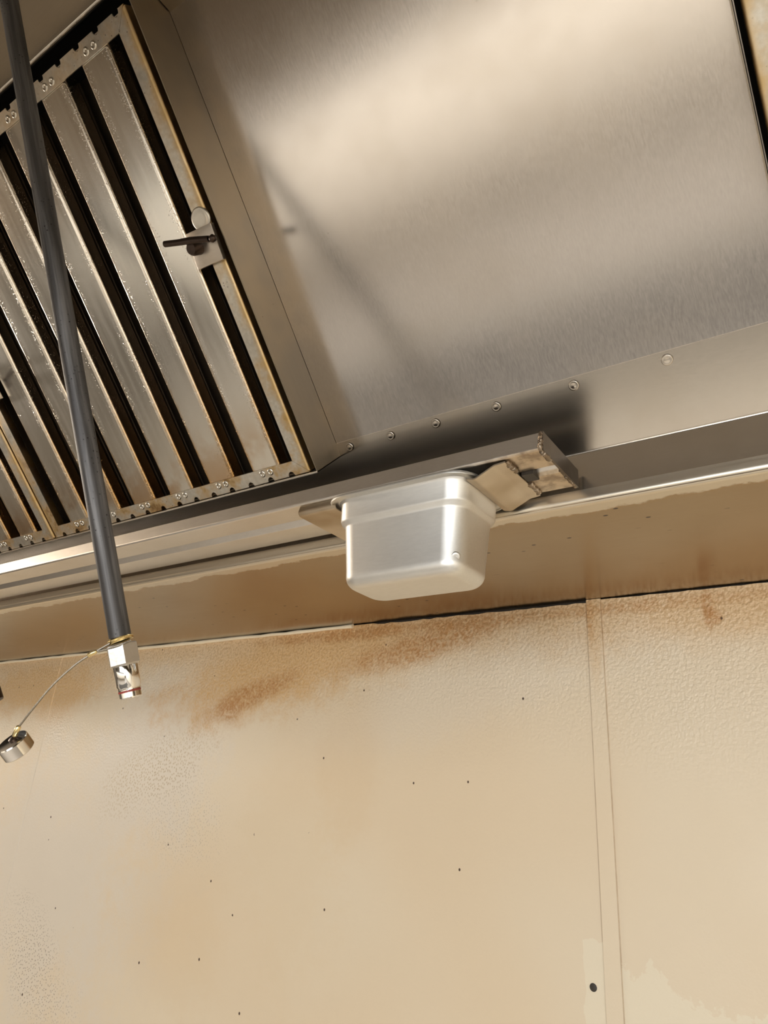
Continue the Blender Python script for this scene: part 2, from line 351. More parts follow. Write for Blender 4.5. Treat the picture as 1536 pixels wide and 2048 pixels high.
def sheet(name, pts, r, th, l0, l1, fn, mat, parent=None, mw=None, seg=6, cuts=1):
    """bent sheet metal: profile pts in (a,b), thickness th to the left of travel, extruded l0..l1; fn(a,b,l)->xyz"""
    P = round_poly([Vector(p) for p in pts], r, seg); n = len(P); Q = []
    for i, p in enumerate(P):
        d = (P[min(i+1, n-1)]-P[max(i-1, 0)]).normalized(); Q.append(p+Vector((-d.y, d.x))*th)
    ring = P+Q[::-1]; m = len(ring); V = []; F = []
    for k in range(cuts+1):
        l = l0+(l1-l0)*k/cuts; V += [fn(q.x, q.y, l) for q in ring]
    for k in range(cuts):
        for i in range(m): j = (i+1) % m; F.append((k*m+i, k*m+j, (k+1)*m+j, (k+1)*m+i))
    for i in range(n-1):
        F.append((i, i+1, m-2-i, m-1-i)); o = cuts*m; F.append((o+i, o+i+1, o+m-2-i, o+m-1-i))
    return finish(name, V, F, mat, parent, mw)
def prism(name, poly, h0, h1, mat, parent=None, mw=None, fn=None, bev=0.0):
    """flat outline (a,b) given depth h0..h1"""
    bm = bmesh.new(); vs_ = [bm.verts.new((a, b, h0)) for a, b in poly]; f = bm.faces.new(vs_)
    r = bmesh.ops.extrude_face_region(bm, geom=[f])
    for e in r['geom']:
        if isinstance(e, bmesh.types.BMVert): e.co.z = h1
    if bev:
        top = [e for e in bm.edges if all(abs(v.co.z-h1) < 1e-7 for v in e.verts)]
        bmesh.ops.bevel(bm, geom=top, offset=bev, segments=2, affect='EDGES', profile=0.5)
    bmesh.ops.triangulate(bm, faces=[q for q in bm.faces if len(q.verts) > 4])
    bm.verts.index_update(); V = [tuple(v.co) for v in bm.verts]; F = [tuple(v.index for v in q.verts) for q in bm.faces]; bm.free()
    if fn: V = [fn(*v) for v in V]
    return finish(name, V, F, mat, parent, mw, angle=30)
def lathe_data(prof, seg=24):
    V = []; F = []; n = len(prof)
    for k in range(seg):
        a = 2*math.pi*k/seg; V += [(r*math.cos(a), r*math.sin(a), z) for r, z in prof]
    for k in range(seg):
        k2 = (k+1) % seg
        for i in range(n-1): F.append((k*n+i, k*n+i+1, k2*n+i+1, k2*n+i))
    F.append(tuple(k*n for k in range(seg))); F.append(tuple(k*n+n-1 for k in range(seg))); return V, F
def lathe(name, prof, mat, parent=None, mw=None, seg=24, angle=35):
    V, F = lathe_data(prof, seg); return finish(name, V, F, mat, parent, mw, angle=angle)
def axis_m(origin, zdir, xhint=Vector((0.3, 1, 0.2))):
    z = Vector(zdir).normalized(); x = (xhint-z*xhint.dot(z)).normalized(); y = z.cross(x); o = Vector(origin)
    return Matrix(((x.x, y.x, z.x, o.x), (x.y, y.y, z.y, o.y), (x.z, y.z, z.z, o.z), (0, 0, 0, 1)))
def catmull(pts, n=8):
    P = [Vector(p) for p in pts]; P = [2*P[0]-P[1]]+P+[2*P[-1]-P[-2]]; out = []
    for i in range(1, len(P)-2):
        a, b, c, d = P[i-1:i+3]
        for k in range(n):
            t = k/n; out.append(0.5*((2*b)+(c-a)*t+(2*a-5*b+4*c-d)*t*t+(-a+3*b-3*c+d)*t**3))
    out.append(P[-2]); return out
def tube(name, pts, rad, mat, parent=None, mw=None, seg=10):
    P = [Vector(p) for p in pts]; n = len(P); V = []; F = []; ref = None
    for i, p in enumerate(P):
        d = (P[min(i+1, n-1)]-P[max(i-1, 0)]).normalized()
        if ref is None: ref = d.orthogonal().normalized()
        ref = (ref-d*ref.dot(d)).normalized(); b = d.cross(ref); r = rad[i] if isinstance(rad, (list, tuple)) else rad
        V += [p+(ref*math.cos(2*math.pi*k/seg)+b*math.sin(2*math.pi*k/seg))*r for k in range(seg)]
    for i in range(n-1):
        for k in range(seg): k2 = (k+1) % seg; F.append((i*seg+k, i*seg+k2, (i+1)*seg+k2, (i+1)*seg+k))
    F.append(tuple(range(seg))); F.append(tuple((n-1)*seg+k for k in range(seg)))
    return finish(name, V, F, mat, parent, mw, angle=50)
def struct(o): o['kind'] = 'structure'; return o
YZ = lambda a, b, l: (l, a, b)             # profile in world y,z extruded along x

# ================================================================== the room
RX0, RX1, RY0 = -4.0, 3.0, -4.2
struct(box('floor', (RX0, RX1, RY0, 0.02, -0.1, 0.0), M['floor']))
struct(box('ceiling', (RX0, RX1, RY0, 0.02, 2.85, 2.95), M['ceil']))
struct(box('wall_front', (RX0, RX1, RY0-0.1, RY0, 0, 2.85), M['dark_paint']))
struct(box('wall_left', (RX0-0.1, RX0, RY0, 0.02, 0, 2.85), M['dark_paint']))
struct(box('wall_right', (RX1, RX1+0.1, RY0, 0.02, 0, 2.85), M['paint']))
wall = struct(box('wall_back', (RX0, RX1, 0.006, 0.12, 0, 2.85), M['void']))

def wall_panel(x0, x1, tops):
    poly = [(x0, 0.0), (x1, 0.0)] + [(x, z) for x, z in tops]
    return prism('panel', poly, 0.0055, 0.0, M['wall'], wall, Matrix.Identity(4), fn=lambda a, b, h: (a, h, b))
def ragged(xa, xb, z, amp, step=0.012):
    n = max(2, int(abs(xb-xa)/step)); return [(xa+(xb-xa)*i/n, z+random.uniform(-amp, amp)) for i in range(n+1)]
XS, XB0, XB1 = -1.5425, -0.3152, -0.2952
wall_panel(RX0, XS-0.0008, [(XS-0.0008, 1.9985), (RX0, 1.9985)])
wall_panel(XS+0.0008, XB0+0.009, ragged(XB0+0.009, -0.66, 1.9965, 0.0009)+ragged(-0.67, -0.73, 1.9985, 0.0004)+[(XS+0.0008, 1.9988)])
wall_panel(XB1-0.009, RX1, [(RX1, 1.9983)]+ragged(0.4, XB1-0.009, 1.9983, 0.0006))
sheet('joint_strip', [(XB0, 0.001), (XB0, -0.0018), (XB1, -0.0018), (XB1, 0.001)], 0.0007, 0.001, 0.0, 1.9995,
      lambda a, b, l: (a, b, l), M['wall'], wall, Matrix.Identity(4), 3)
sheet('joint_strip', [(XS-0.004, 0.001), (XS, -0.0016), (XS+0.004, 0.001)], 0.002, 0.0006, 0.0, 1.998,
      lambda a, b, l: (a, b, l), M['wall'], wall, Matrix.Identity(4), 3)
cp = [(x, -0.0015+random.uniform(-0.0006, 0.0006), 1.9965+random.uniform(-0.0006, 0.0006)) for x in [RX0+0.2+i*0.03 for i in range(104)] if x < -0.70]
tube('caulk_bead', cp, [0.0034+random.uniform(-0.0006, 0.0006) for _ in cp], M['caulk'], wall, Matrix.Identity(4), 8)
lathe('screw_hole', [(0.0044, -0.0003), (0.0043, 0.0002), (0.0034, 0.0004), (0.0001, 0.0004)], M['void'], wall, axis_m((-0.3285, 0.0001, 1.5504), (0, -1, 0)), 14)

# ================================================================== exhaust hood
HX0, HX1, HY = -3.45, 1.9, -1.45
hood = empty('exhaust_hood', (0, -0.3, SOFFIT_Z), 'large stainless steel canopy exhaust hood mounted above the stained wall', 'hood')
I4 = Matrix.Identity(4)
YR = SLOPE_O.y
YB, ZB = -0.3085, 2.0006                   # rolled front edge of the soffit
# soffit sheet with rolled front edge
sheet('soffit_panel', [(0.004, SOFFIT_Z), (YB, ZB), (YB-0.0005, ZB+0.0150)], 0.0065, -0.0012, HX0, HX1, YZ, M['soffit'], hood, I4, 8)
# rear rail: upright strip then the sloped riveted flange
RT = 0.0801*D
flange_top = (SLOPE_O.y-C*RT, SLOPE_O.z+S*RT)
sheet('rear_rail', [(YB+0.0010, ZB+0.002), (YR+0.0016, SLOPE_O.z), (flange_top[0]+0.0016*S, flange_top[1]+0.0016*C-0.0003)], 0.0035, -0.0014, HX0, HX1, YZ, M['rail_steel'], hood, I4, 6)
# blank panel in the sloping face, and the sloping face lying behind the housings
PX0, PX1 = -0.5213*D, -0.0085*D
TP = 0.66*D
box('blank_panel', (PX0-0.002, PX1+0.002, RT-0.02, TP, -0.0045, -0.0025), M['panel_steel'], hood, SLOPE_M)
# dome rivets along the flange
rv = None
for x in (-0.5027, -0.4408, -0.3776, -0.3005, -0.2124, -0.1195, -0.026):
    mw = SLOPE_M @ Matrix.Translation((x*D, 0.0712*D, 0.0))
    if rv is None:
        rv = lathe('rivet', [(0.0050, -0.0003), (0.0049, 0.0002), (0.0043, 0.0006), (0.0036, 0.0003), (0.0026, 0.0004), (0.0012, 0.0007), (0.0001, 0.0008)], M['rail_steel'], hood, mw, 18, 60)
    else: share(rv, hood, chain(hood).inverted() @ mw)

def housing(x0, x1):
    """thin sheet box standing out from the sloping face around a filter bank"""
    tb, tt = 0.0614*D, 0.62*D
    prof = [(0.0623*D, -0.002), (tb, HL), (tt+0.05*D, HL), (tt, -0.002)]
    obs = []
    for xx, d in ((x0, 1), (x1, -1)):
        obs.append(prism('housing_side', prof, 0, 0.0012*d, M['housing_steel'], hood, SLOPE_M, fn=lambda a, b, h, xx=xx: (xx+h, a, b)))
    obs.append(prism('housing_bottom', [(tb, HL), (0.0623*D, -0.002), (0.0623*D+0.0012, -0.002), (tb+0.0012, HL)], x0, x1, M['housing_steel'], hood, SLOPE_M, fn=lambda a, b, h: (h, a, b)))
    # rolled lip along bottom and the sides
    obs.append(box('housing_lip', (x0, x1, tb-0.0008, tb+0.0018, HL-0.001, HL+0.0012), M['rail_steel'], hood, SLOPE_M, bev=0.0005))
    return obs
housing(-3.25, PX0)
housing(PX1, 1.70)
# canopy: top sheets, front, ends
LIPY = CAM.y+0.206*D
box('canopy_top', (HX0, HX1, -0.905, LIPY, TOP_Z, TOP_Z+0.0015), M['hood_steel'], hood, I4)
box('canopy_top', (HX0, HX1, HY, -0.908, TOP_Z+0.001, TOP_Z+0.0025), M['ceiling_steel'], hood, I4)
box('canopy_top', (PX0+0.001, PX1-0.001, LIPY+0.0005, -0.655, TOP_Z+0.0005, TOP_Z+0.002), M['hood_steel'], hood, I4)
box('canopy_lip', (HX0, PX0-0.001, LIPY-0.001, LIPY+0.0025, TOP_Z-0.002, TOP_Z+0.002), M['rail_steel'], hood, I4, bev=0.0006)
box('canopy_front', (HX0, HX1, HY-0.0015, HY, SOFFIT_Z-0.02, TOP_Z+0.2), M['front_steel'], hood, I4)
box('canopy_end', (HX0-0.0015, HX0, HY, 0, SOFFIT_Z-0.02, TOP_Z+0.2), M['front_steel'], hood, I4)
box('canopy_end', (HX1, HX1+0.0015, HY, 0, SOFFIT_Z-0.02, TOP_Z+0.2), M['hood_steel'], hood, I4)
box('plenum_top', (HX0, HX1, HY, 0.0, 2.645, 2.648), M['soot'], hood, I4)
box('plenum_back', (HX0, HX1, -0.004, -0.001, 2.003, 2.645), M['soot'], hood, I4)
box('plenum_front', (HX0, HX1, LIPY+0.003, LIPY+0.005, TOP_Z+0.003, 2.645), M['soot'], hood, I4)

# ================================================================== baffle filters
FXL, FXR = -1.0755*D, -0.535*D; FCX = (FXL+FXR)/2
T0, T1 = 0.0640*D, 0.5945*D; TI0, TI1 = 0.0820*D, 0.5755*D; WS = 0.0200*D
def filter_things():
    out = []
    PITCH = 0.080*D; sl_x = [-0.6014*D-i*PITCH-FCX for i in range(6)]
    root_m = SLOPE_M @ Matrix.Translation((FCX, 0, 0))
    # geometry prototypes (local to the filter: x across, y up the slope, z out)
    def rail_poly(outer, inner, xs, sgn):
        a, b = FXL-FCX, FXR-FCX; R = 0.0046; pts = []
        seq = sorted(xs)
        pts.append((a, outer))
        for x in seq:
            for k in range(9):
                th = math.pi-math.pi*k/8; pts.append((x+R*math.cos(th), outer+sgn*R*1.15*math.sin(th)))
        pts += [(b, outer), (b-WS, inner), (a+WS, inner)]
        return pts
    nb = [(-0.564-0.0347*i)*D-FCX for i in range(15) if (-0.564-0.0347*i)*D > FXL+0.008]
    nt = [(-0.5495-0.035*i)*D-FCX for i in range(15) if (-0.5495-0.035*i)*D > FXL+0.008]
    def build(label, group, xshift, first=None, bare=False):
        mw = root_m.copy(); mw.translation = mw.translation + Vector((xshift, 0, 0))
        r = empty('baffle_filter', mw, label, 'filter', group)
        if first:
            for ch in first.children:
                if bare and ch.name.split('.')[0] in ('latch_plate', 'finger_dimple'): continue
                c2 = share(ch, r, ch.matrix_basis.copy())
                for gch in ch.children: share(gch, c2, gch.matrix_basis.copy())
            return r
        zt = HF; th = 0.0014
        prism('bottom_rail', rail_poly(T0, TI0, nb, 1), zt-th, zt, M['frame'], r, mw)
        prism('top_rail', rail_poly(T1, TI1, nt, -1), zt-th, zt, M['frame'], r, mw)
        a, b = FXL-FCX, FXR-FCX; g_ = 0.0003
        sheet('side_rail', [(b-WS, 0), (b, 0), (b, -0.022)], [0, 0.003, 0], -0.0013, T0, T1,
              lambda q, h, l: (q, min(max(l, T0+(b-q)*(TI0-T0)/WS+g_), T1-(b-q)*(T1-TI1)/WS-g_), zt+h), M['frame'], r, mw)
        sheet('side_rail', [(a+WS, 0), (a, 0), (a, -0.022)], [0, 0.003, 0], 0.0013, T0, T1,
              lambda q, h, l: (q, min(max(l, T0+(q-a)*(TI0-T0)/WS+g_), T1-(q-a)*(T1-TI1)/WS-g_), zt+h), M['frame'], r, mw)
        box('rail_flange', (a+0.002, b-0.002, T0+0.0002, T0+0.0014, zt-0.024, zt-0.006), M['frame'], r, mw)
        box('rail_flange', (a+0.002, b-0.002, T1-0.0014, T1-0.0002, zt-0.024, zt-0.006), M['frame'], r, mw)
        s0 = None; hw = 0.0458*D/2; L = TI1-TI0+0.012
        for x in sl_x:
            ml = Matrix.Translation((x, TI0-0.006, zt-0.0018))
            if s0 is None:
                s0 = sheet('slat', [(-hw, -0.017), (-hw, 0), (hw, 0), (hw, -0.017)], [0, 0.0016, 0.0042, 0], -0.001, 0, L, lambda q, h, l: (q, l, h), M['slat'], r, mw @ ml, 5)
            else: share(s0, r, ml)
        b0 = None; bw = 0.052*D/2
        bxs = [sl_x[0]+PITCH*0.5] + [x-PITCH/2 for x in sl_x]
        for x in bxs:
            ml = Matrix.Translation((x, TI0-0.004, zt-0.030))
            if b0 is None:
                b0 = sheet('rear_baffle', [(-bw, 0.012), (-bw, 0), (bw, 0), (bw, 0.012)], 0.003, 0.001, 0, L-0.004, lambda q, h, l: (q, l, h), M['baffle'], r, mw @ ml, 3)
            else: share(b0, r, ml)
        v0 = None
        for x in sl_x:
            for t in (0.0762*D, 0.5830*D):
                for dx in (-0.0068*D, 0.0068*D):
                    ml = Matrix.Translation((x+dx, t, zt))
                    if v0 is None:
                        v0 = lathe('rivet', [(0.0044, -0.0002), (0.0042, 0.0003), (0.0035, 0.0010), (0.0026, 0.0011), (0.0018, 0.0005), (0.0014, -0.0008), (0.0001, -0.0010)], M['rivet'], r, mw @ ml, 16, 70)
                    else: share(v0, r, ml)
        # latch plates with drop handles
        hz = zt+0.006
        for k, (pc, ang, sx) in enumerate((((-0.5508*D-FCX, 0.3460*D), math.radians(-3), 1), ((-1.0520*D-FCX, 0.3130*D), math.radians(3), -1))):
            pm = mw @ Matrix.Translation((pc[0], pc[1], hz)) @ Matrix.Rotation(ang, 4, 'Z')
            w_ = 0.0400*D/2
            pl = prism('latch_plate', [(-w_, -w_), (w_, -w_), (w_, w_), (-w_, w_)], -0.0045, 0.0008, M['latch'], r, pm, bev=0.0004)
            lathe('handle_boss', [(0.0001, -0.001), (0.0070, -0.001), (0.0072, 0.010), (0.0058, 0.013), (0.0001, 0.0135)], M['dark_handle'], pl, pm @ Matrix.Translation((-0.007*sx, 0.001, 0.0008)), 18)
            a1 = Vector((-0.0350*sx, 0.0150, 0.017)); a2 = Vector((0.0230*sx, 0.0020, 0.017))
            mid = a1.lerp(a2, 0.6); pth = [a1, a1.lerp(a2, 0.35), mid+Vector((0, 0.0006, 0)), a2]
            tube('handle_rod', pth, [0.0033, 0.0033, 0.0036, 0.0032], M['dark_handle'], pl, pm, 12)
            lathe('handle_knob', [(0.0001, -0.0042), (0.0025, -0.0036), (0.0042, 0), (0.0025, 0.0036), (0.0001, 0.0042)], M['dark_handle'], pl, pm @ axis_m(a2+Vector((0.0045*sx, -0.001, 0)), a2-a1), 14, 70)
            dm = mw @ Matrix.Translation((pc[0]+0.004*sx, pc[1]+0.029*D, zt))
            lathe('finger_dimple', [(0.0125, -0.001), (0.0120, 0.0004), (0.0106, 0.0009), (0.0090, 0.0003), (0.005, 0.0002), (0.0001, 0.0002)], M['frame_bright'], r, dm, 24, 70)
        return r
    f1 = build('greasy baffle filter with black drop handle, between drop pipe and blank panel', 'baffle filters in the hood', 0.0)
    build('baffle filter cut off by the left edge of the photo, left of the pipe', 'baffle filters in the hood', -0.5455*D, f1)
    build('baffle filter whose edge shows at the upper right corner beyond the blank panel', 'baffle filters in the hood', 1.0735*D, f1, True)
M['latch'] = steel('latch_plate_steel', (0.66, 0.60, 0.53), 0.36, (60, 300, 60), 0.05, 0.08, (0.55, 0.42, 0.28), 0.4, 0.6)
M['frame_bright'] = steel('dimple_steel', (0.68, 0.64, 0.57), 0.36, (60, 60, 60), 0.06, 0.06)
filter_things()

# ================================================================== grease trough
ZT = CAM.z+0.3215*D; TYF = CAM.y+0.5635*D; TYB = CAM.y+0.6555*D; TXE = -0.2275*D; TH_ = 0.0188*D
def trough_grime():
    m = M['trough_steel']; t = m.node_tree; b = t.nodes['Principled BSDF']; old = b.inputs['Base Color'].links[0].from_socket
    g = G.__new__(G); g.m, g.t, g.b = m, t, b
    p = g.obj(); x, y, z = g.xyz(p); n = g.noise(p, 60, 3, 0.6)
    f = g.mul(g.sstep(g.add(x, g.mul(g.sub(n, 0.5), 0.08)), TXE-0.10, TXE-0.005), g.sstep(z, ZT+0.0035, ZT+0.002))
    g.set('Base Color', g.mix(g.mul(f, 0.75), old, g.mix(g.sstep(n, 0.4, 0.65), (0.60, 0.46, 0.29), (0.24, 0.15, 0.07))))
trough_grime()
trough = empty('grease_trough', (-1.3, (TYF+TYB)/2, ZT), 'long shallow steel grease trough hung under the filters, welded end cap', 'trough')
ym0 = TYF+(TYB-TYF)*0.41; ym1 = TYF+(TYB-TYF)*0.57
sheet('channel', [(TYF, ZT+TH_), (TYF, ZT), (ym0, ZT+0.0012), (ym0+0.0020, ZT+0.0105), (ym1, ZT-0.0004), (TYB, ZT), (TYB, ZT+TH_)],
      [0, 0.003, 0.0006, 0.0006, 0.0015, 0.003, 0], 0.0012, -3.15, TXE-0.0015, YZ, M['trough_steel'], trough, I4, 5)
prism('end_cap', [(TYF-0.0008, ZT-0.0008), (TYB+0.0008, ZT-0.0008), (TYB+0.0008, ZT+TH_+0.0005), (TYF-0.0008, ZT+TH_+0.0005)], TXE-0.0015, TXE+0.0008, M['cap_steel'], trough, I4, fn=lambda a, b, h: (h, a, b))
def bead(pts, rad, n=14):
    P = catmull(pts, n); return tube('weld_bead', [p+Vector([random.uniform(-0.0006, 0.0006) for _ in range(3)]) for p in P], [rad*random.uniform(0.7, 1.35) for _ in P], M['weld'], trough, I4, 8)
sheet('added_grease_liner', [(TYF+0.0016, ZT+TH_-0.0008), (TYF+0.0016, ZT+0.0085), (TYB-0.0016, ZT+0.0085), (TYB-0.0016, ZT+TH_-0.002)], 0.002, 0.0004, -3.14, TXE-0.004, YZ, M['grease'], trough, I4, 3)  # unseen dark grease lining, added so the flange above reflects dark
bead([(TXE-0.0015, TYF-0.0004, ZT+TH_-0.001), (TXE-0.0018, TYF-0.0004, ZT+TH_*0.5), (TXE-0.0015, TYF, ZT-0.0003), (TXE-0.002, TYF+0.02, ZT+0.0002)], 0.0021)
bead([(TXE-0.002, TYF+0.045, ZT+0.0008), (TXE-0.002, TYB-0.02, ZT-0.0003), (TXE-0.002, TYB-0.001, ZT)], 0.0014)
# hangers welded beneath, catching the cup's rim
xw = -0.268*D
sheet('hanger', [(xw, ZT-0.0012), (xw-0.011, ZT-0.0022), (xw-0.031, ZT-0.0118), (xw-0.0388, ZT-0.0100)], [0, 0.012, 0.006, 0], 0.0014, TYF+0.003, TYB-0.001, lambda a, b, l: (a, l, b), M['hanger_steel'], trough, I4, 6)
bead([(xw+0.001, TYF+0.005, ZT-0.001), (xw+0.0005, TYF+0.017, ZT-0.001), (xw+0.0005, TYF+0.028, ZT-0.0008)], 0.0024, 8)
bead([(xw+0.001, TYB-0.030, ZT-0.001), (xw+0.0005, TYB-0.016, ZT-0.001), (xw+0.0005, TYB-0.004, ZT-0.001)], 0.0026, 8)
box('drain_slot', (xw+0.0015, xw+0.013, ym0+0.0005, ym1+0.002, ZT-0.0022, ZT+0.0040), M['void'], trough, I4)
xl = -0.530*D
sheet('hanger', [(TYF+0.004, ZT-0.0006), (TYF+0.001, ZT-0.0105), (TYB-0.001, ZT-0.0100)], [0, 0.003, 0], -0.0013, xl, xl+0.0498, YZ, M['hanger_steel'], trough, I4, 5)

# ================================================================== grease cup
def rrect(x0, x1, y0, y1, r, n=7):
    out = []
    for cx, cy, a0 in ((x1-r, y1-r, 0), (x0+r, y1-r, 90), (x0+r, y0+r, 180), (x1-r, y0+r, 270)):
        for k in range(n+1):
            a = math.radians(a0+90*k/n); out.append((cx+r*math.cos(a), cy+r*math.sin(a)))
    return out
cx0, cx1 = -0.4855*D, -0.2995*D; cy0, cy1 = CAM.y+0.5495*D, CAM.y+0.6610*D; cz = CAM.z+0.3150*D; czb = CAM.z+0.2155*D
cup = empty('grease_cup', ((cx0+cx1)/2, (cy0+cy1)/2, czb), 'small deep stainless steel pan hanging under the trough to catch grease', 'pan')
def loft(name, rings, mat, parent, close_last=True):
    V = []; F = []; m = len(rings[0][0])
    for pts, z in rings: V += [(x, y, z) for x, y in pts]
    for i in range(len(rings)-1):
        for k in range(m): k2 = (k+1) % m; F.append((i*m+k, i*m+k2, (i+1)*m+k2, (i+1)*m+k))
    if close_last: F.append(tuple((len(rings)-1)*m+k for k in range(m)))
    return finish(name, V, F, mat, parent, I4, angle=60)
FL = 0.0105
bx0, bx1, by0, by1 = cx0+FL, cx1-FL, cy0+FL, cy1-FL*0.8
R_ = 0.020
rings = []
def ring(ins, z, r): rings.append((rrect(bx0+ins, bx1-ins, by0+ins, by1-ins, r), z))
H = cz-czb
ring(-0.002, cz-0.001, R_); ring(0.0, cz-0.004, R_); ring(0.0004, cz-0.021, R_)
ring(0.0012, cz-0.0235, R_); ring(0.0036, cz-0.0265, R_); ring(0.0042, cz-0.029, R_)
ring(0.0075, czb+0.020, R_-0.001)
fr = 0.013
for k in range(0, 9):
    a = math.pi/2*k/8; ring(0.0078+fr*(1-math.cos(a)), czb+fr*(1-math.sin(a)), max(0.006, R_-0.001-fr*(1-math.cos(a))*0.75))
loft('body', rings, M['pan_steel'], cup)
rings = []
ro = lambda ins, z, r: rings.append((rrect(cx0+ins, cx1-ins, cy0+ins, cy1-ins, r), z))
ro(0.0, cz-0.0022, R_+0.008); ro(-0.0003, cz-0.0004, R_+0.008); ro(0.0006, cz+0.0008, R_+0.008); ro(FL*0.7, cz+0.0009, R_+0.003); ro(FL-0.001, cz-0.0005, R_)
ro(FL-0.002, cz-0.0014, R_); ro(FL*0.6, cz-0.0006, R_+0.003); ro(0.0012, cz-0.0008, R_+0.007); ro(0.0009, cz-0.0022, R_+0.008); ro(0.0, cz-0.0022, R_+0.008)
loft('rim', rings, M['pan_steel'], cup, False)
# dented corner at the front right
dm = axis_m((bx1-0.0125, by0+0.0128, czb+0.0155), Vector((0.42, -0.62, -0.42)))
for dx_, dy_ in ((0.0, 0.0), (0.001, -0.0058)):
    lathe('corner_dent', [(0.0044, -0.0016), (0.0040, -0.0002), (0.0032, 0.0002), (0.0016, 0.0001), (0.0001, 0.0)], M['pan_steel'], cup, dm @ Matrix.Translation((dx_, dy_, -0.0011)), 18, 80)

# ================================================================== fire suppression drops
ptop = Vector((-0.57541, -0.78683, 2.40617)); pbot = Vector((-0.49493, -0.57976, 1.83226))
ax = (pbot-ptop).normalized(); ptop2 = ptop-ax*((TOP_Z-ptop.z)/-ax.z)
drop = empty('suppression_drop', pbot, 'black iron pipe drop ending in a chrome nozzle with tethered cap', 'pipe')
PR = 0.00855
plen = (pbot-ptop2).length
lathe('pipe', [(PR*0.8, 0), (PR, 0.0008), (PR, plen-0.001), (PR*0.9, plen)], M['pipe'], drop, axis_m(pbot, -ax), 28)
lathe('ceiling_flange', [(PR, 0), (0.022, 0.0), (0.024, 0.004), (0.024, 0.0065)], M['pipe'], drop, axis_m(ptop2-ax*-0.006, -ax), 24)
MN = axis_m(pbot-ax*0.001, ax, Vector((0.81, 0.58, 0.06)))
lathe('hex_nut', [(0.0075, 0.005), (0.0115, 0.0054), (0.0126, 0.0064), (0.0126, 0.0216), (0.0114, 0.0226), (0.0075, 0.0228)], M['nut'], drop, MN @ Matrix.Rotation(math.radians(8), 4, 'Z'), 6, 25)
lathe('nozzle_body', [(0.0070, 0.0220), (0.0090, 0.0224), (0.0093, 0.0232), (0.0093, 0.0385), (0.0086, 0.0395), (0.0086, 0.0420), (0.0072, 0.0425), (0.0001, 0.0425)], M['chrome'], drop, MN, 30)
lathe('nozzle_tip', [(0.0001, 0.0430), (0.0070, 0.0430), (0.0084, 0.0436), (0.0084, 0.0474), (0.0078, 0.0482), (0.0040, 0.0482), (0.0036, 0.0465), (0.0001, 0.0465)], M['chrome'], drop, MN, 30)
ring_pts = [(0.0073*math.cos(a), 0.0073*math.sin(a), 0.0428) for a in [2*math.pi*k/28 for k in range(29)]]
tube('o_ring', ring_pts, 0.0014, M['red'], drop, MN, 8)
wrap = []
for k in range(64):
    a = 2*math.pi*k/20+2.2; wrap.append((0.0094*math.cos(a), 0.0094*math.sin(a), 0.0008+0.0012*math.sin(k*0.33)+0.00004*k))
tube('wire_wrap', wrap, 0.0007, M['brass'], drop, MN, 6)
c1 = Vector((-0.50621, -0.59396, 1.81811)); cap_top = Vector((-0.56479, -0.60823, 1.75092))
capax = Vector((0.0094, -0.7598, 0.6311)).normalized()
tie = Vector((-0.49449, -0.58842, 1.82635))
tube('tether_cable', catmull([tie, c1, Vector((-0.51715, -0.59965, 1.80866)), Vector((-0.53142, -0.60560, 1.79247)), Vector((-0.54415, -0.60879, 1.77568)), Vector((-0.55619, -0.61014, 1.76146))], 8), 0.00085, M['cable'], drop, I4, 6)
tube('tether_cable', catmull([Vector((-0.48054, -0.58000, 1.82955)), Vector((-0.48560, -0.58542, 1.82519)), Vector((-0.49505, -0.58920, 1.82190)), Vector((-0.50240, -0.59209, 1.81982))], 6), 0.0009, M['cable'], drop, I4, 6)
tube('crimp_sleeve', [Vector((-0.50298, -0.59267, 1.82013)), Vector((-0.50405, -0.59312, 1.81952)), Vector((-0.50902, -0.59524, 1.81666)), Vector((-0.50963, -0.59598, 1.81596))], [0.0009, 0.0018, 0.0018, 0.0009], M['brass'], drop, I4, 10)
tube('crimp_sleeve', [Vector((-0.55590, -0.61030, 1.76218)), Vector((-0.55657, -0.61022, 1.76108)), Vector((-0.56001, -0.60967, 1.75522)), Vector((-0.56171, -0.60903, 1.75418))], [0.0010, 0.0021, 0.0021, 0.0010], M['brass'], drop, I4, 10)
MC = axis_m(cap_top, capax, Vector((0.81, 0.58, 0.06)))
cap = lathe('nozzle_cap', [(0.0105, -0.0108), (0.0114, -0.0112), (0.0120, -0.0105), (0.0120, -0.0008), (0.0114, 0.0), (0.0001, 0.0002)], M['chrome'], drop, MC, 36)
lathe('cap_swivel', [(0.0001, 0.0), (0.0034, 0.0), (0.0034, 0.0015), (0.0022, 0.0022), (0.0001, 0.0024)], M['dark_handle'], cap, MC @ Matrix.Translation((0.001, 0.0012, 0)), 16)

p2b = Vector((-0.64506, -0.59022, 1.78512))
drop2 = empty('suppression_drop', p2b, 'end of a second dark pipe just entering at the left edge of the photo', 'pipe')
top2 = p2b+(Vector((-0.82684, -0.80102, 2.27644))-p2b)*1.0; top2 = p2b+(top2-p2b)*((TOP_Z-p2b.z)/(top2.z-p2b.z)); d2 = (top2-p2b); l2 = d2.length
lathe('pipe', [(PR*0.8, 0.0), (PR, 0.001), (PR, l2-0.001), (PR*0.9, l2)], M['pipe'], drop2, axis_m(p2b, d2), 24)
lathe('nozzle_body', [(0.0060, -0.0005), (0.0092, 0.0), (0.0096, 0.001), (0.0096, 0.014), (0.0088, 0.015)], M['dark_handle'], drop2, axis_m(p2b, d2), 24)

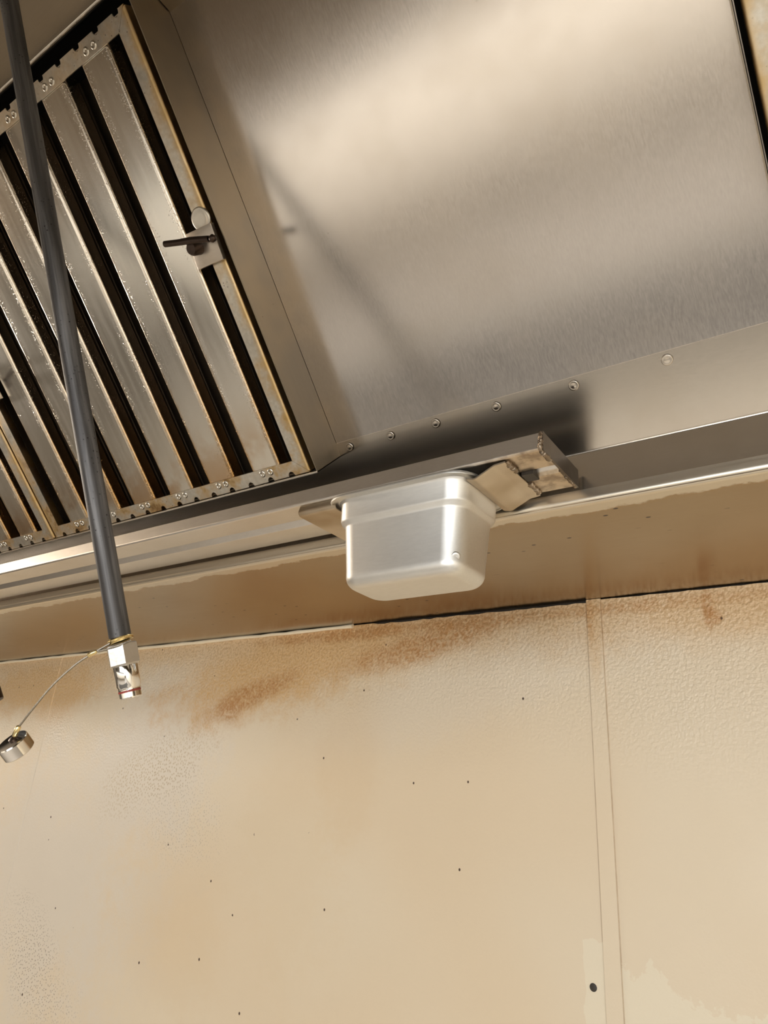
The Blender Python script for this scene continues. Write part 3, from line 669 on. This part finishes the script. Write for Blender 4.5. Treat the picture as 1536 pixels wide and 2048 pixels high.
# ================================================================== the rest of the kitchen (behind the camera, seen in the steel)
ch = empty('aisle_cabinet', (-1.2, -3.35, 0), 'long white enamel cabinet with dark worktop across the aisle behind the camera', 'cabinet')
box('cabinet', (-3.6, 1.2, -3.7, -3.0, 0.48, 1.17), M['white_enamel'], ch, I4, bev=0.01)
box('worktop', (-3.62, 1.22, -3.72, -3.0, 1.175, 1.215), M['black_rubber'], ch, I4, bev=0.012)
box('plinth', (-3.55, 1.15, -3.66, -3.1, 0.0, 0.48), M['grey_enamel'], ch, I4)
tag(box('floor_mat', (-2.3, 1.6, -2.42, -1.80, 0.0, 0.014), M['black_rubber'], bev=0.004), 'black rubber mat added on the unseen floor as a dark band for the steel to reflect', 'mat')  # added out of view to give the blank panel a dark reflection

def area(name, loc, sx, sy, power, col, parent):
    l = bpy.data.lights.new(name, 'AREA'); l.shape = 'RECTANGLE'; l.size = sx; l.size_y = sy; l.energy = power; l.color = col
    o = bpy.data.objects.new(name, l); COL.objects.link(o); place(o, parent, Matrix.Translation(loc)); return o
for (x, y), lab in (((-2.2, -2.45), 'unseen ceiling light panel added over the left of the aisle'), ((-0.4, -2.45), 'unseen ceiling light panel added over the middle of the aisle'), ((1.4, -2.45), 'unseen ceiling light panel added over the right of the aisle')):
    fx = empty('added_ceiling_light', (x, y, 2.85), lab, 'light', 'added ceiling lights over the aisle')  # unseen lamps added to brighten the cabinet and floor mirrored in the steel
    for bnd in ((-0.62, 0.62, -0.32, -0.30), (-0.62, 0.62, 0.30, 0.32), (-0.62, -0.60, -0.30, 0.30), (0.60, 0.62, -0.30, 0.30)):
        box('frame', (x+bnd[0], x+bnd[1], y+bnd[2], y+bnd[3], 2.82, 2.85), M['white_enamel'], fx, I4)
    area('ceiling_fill', (x, y, 2.835), 1.18, 0.58, CEILING_LIGHT_POWER, (1.0, 0.94, 0.85), fx)
win = struct(box('fill_window_1', (-0.9, 2.9, RY0+0.002, RY0+0.012, 0.55, 0.65), M['white_enamel']))  # unseen window, added to hold a fill light
for b_ in ((-0.9, 2.9, 2.05, 2.15), (-0.9, -0.8, 0.65, 2.05), (2.8, 2.9, 0.65, 2.05), (0.36, 0.44, 0.65, 2.05), (1.58, 1.66, 0.65, 2.05)):
    box('fill_window_frame', (b_[0], b_[1], RY0+0.002, RY0+0.03, b_[2], b_[3]), M['white_enamel'], win, I4)
wl = area('window_fill_light', (1.0, RY0+0.035, 1.35), 3.6, 1.4, FILL_WINDOW_POWER, (0.93, 0.97, 1.0), win)  # fill light added to brighten the back wall evenly
wl.matrix_basis = Matrix.Translation((1.0, RY0+0.035, 1.35)) @ Matrix.Rotation(math.radians(90), 4, 'X')
def hood_lamp(loc, lab):
    r = empty('hood_lamp', loc, lab, 'lamp')
    x, y, z = loc
    lathe('base', [(0.03, 0), (0.06, 0.0), (0.06, -0.05), (0.045, -0.06), (0.045, -0.055), (0.02, -0.05)], M['hood_steel'], r, Matrix.Translation(loc), 24)
    for k in range(6):
        a = math.pi*k/3; tube('guard_wire', [(x+0.055*math.cos(a), y+0.055*math.sin(a), z-0.05), (x+0.07*math.cos(a), y+0.07*math.sin(a), z-0.12), (x+0.05*math.cos(a), y+0.05*math.sin(a), z-0.21), (x, y, z-0.23)], 0.002, M['cable'], r, I4, 6)
    l = bpy.data.lights.new('bulb', 'POINT'); l.energy = HOOD_LAMP_POWER; l.shadow_soft_size = 0.11; l.color = (1.0, 0.90, 0.78)
    o = bpy.data.objects.new('bulb', l); COL.objects.link(o); place(o, r, Matrix.Translation((x, y, z-0.14)))
hood_lamp((-3.05, -1.02, TOP_Z), 'caged jar lamp under the left of the canopy')
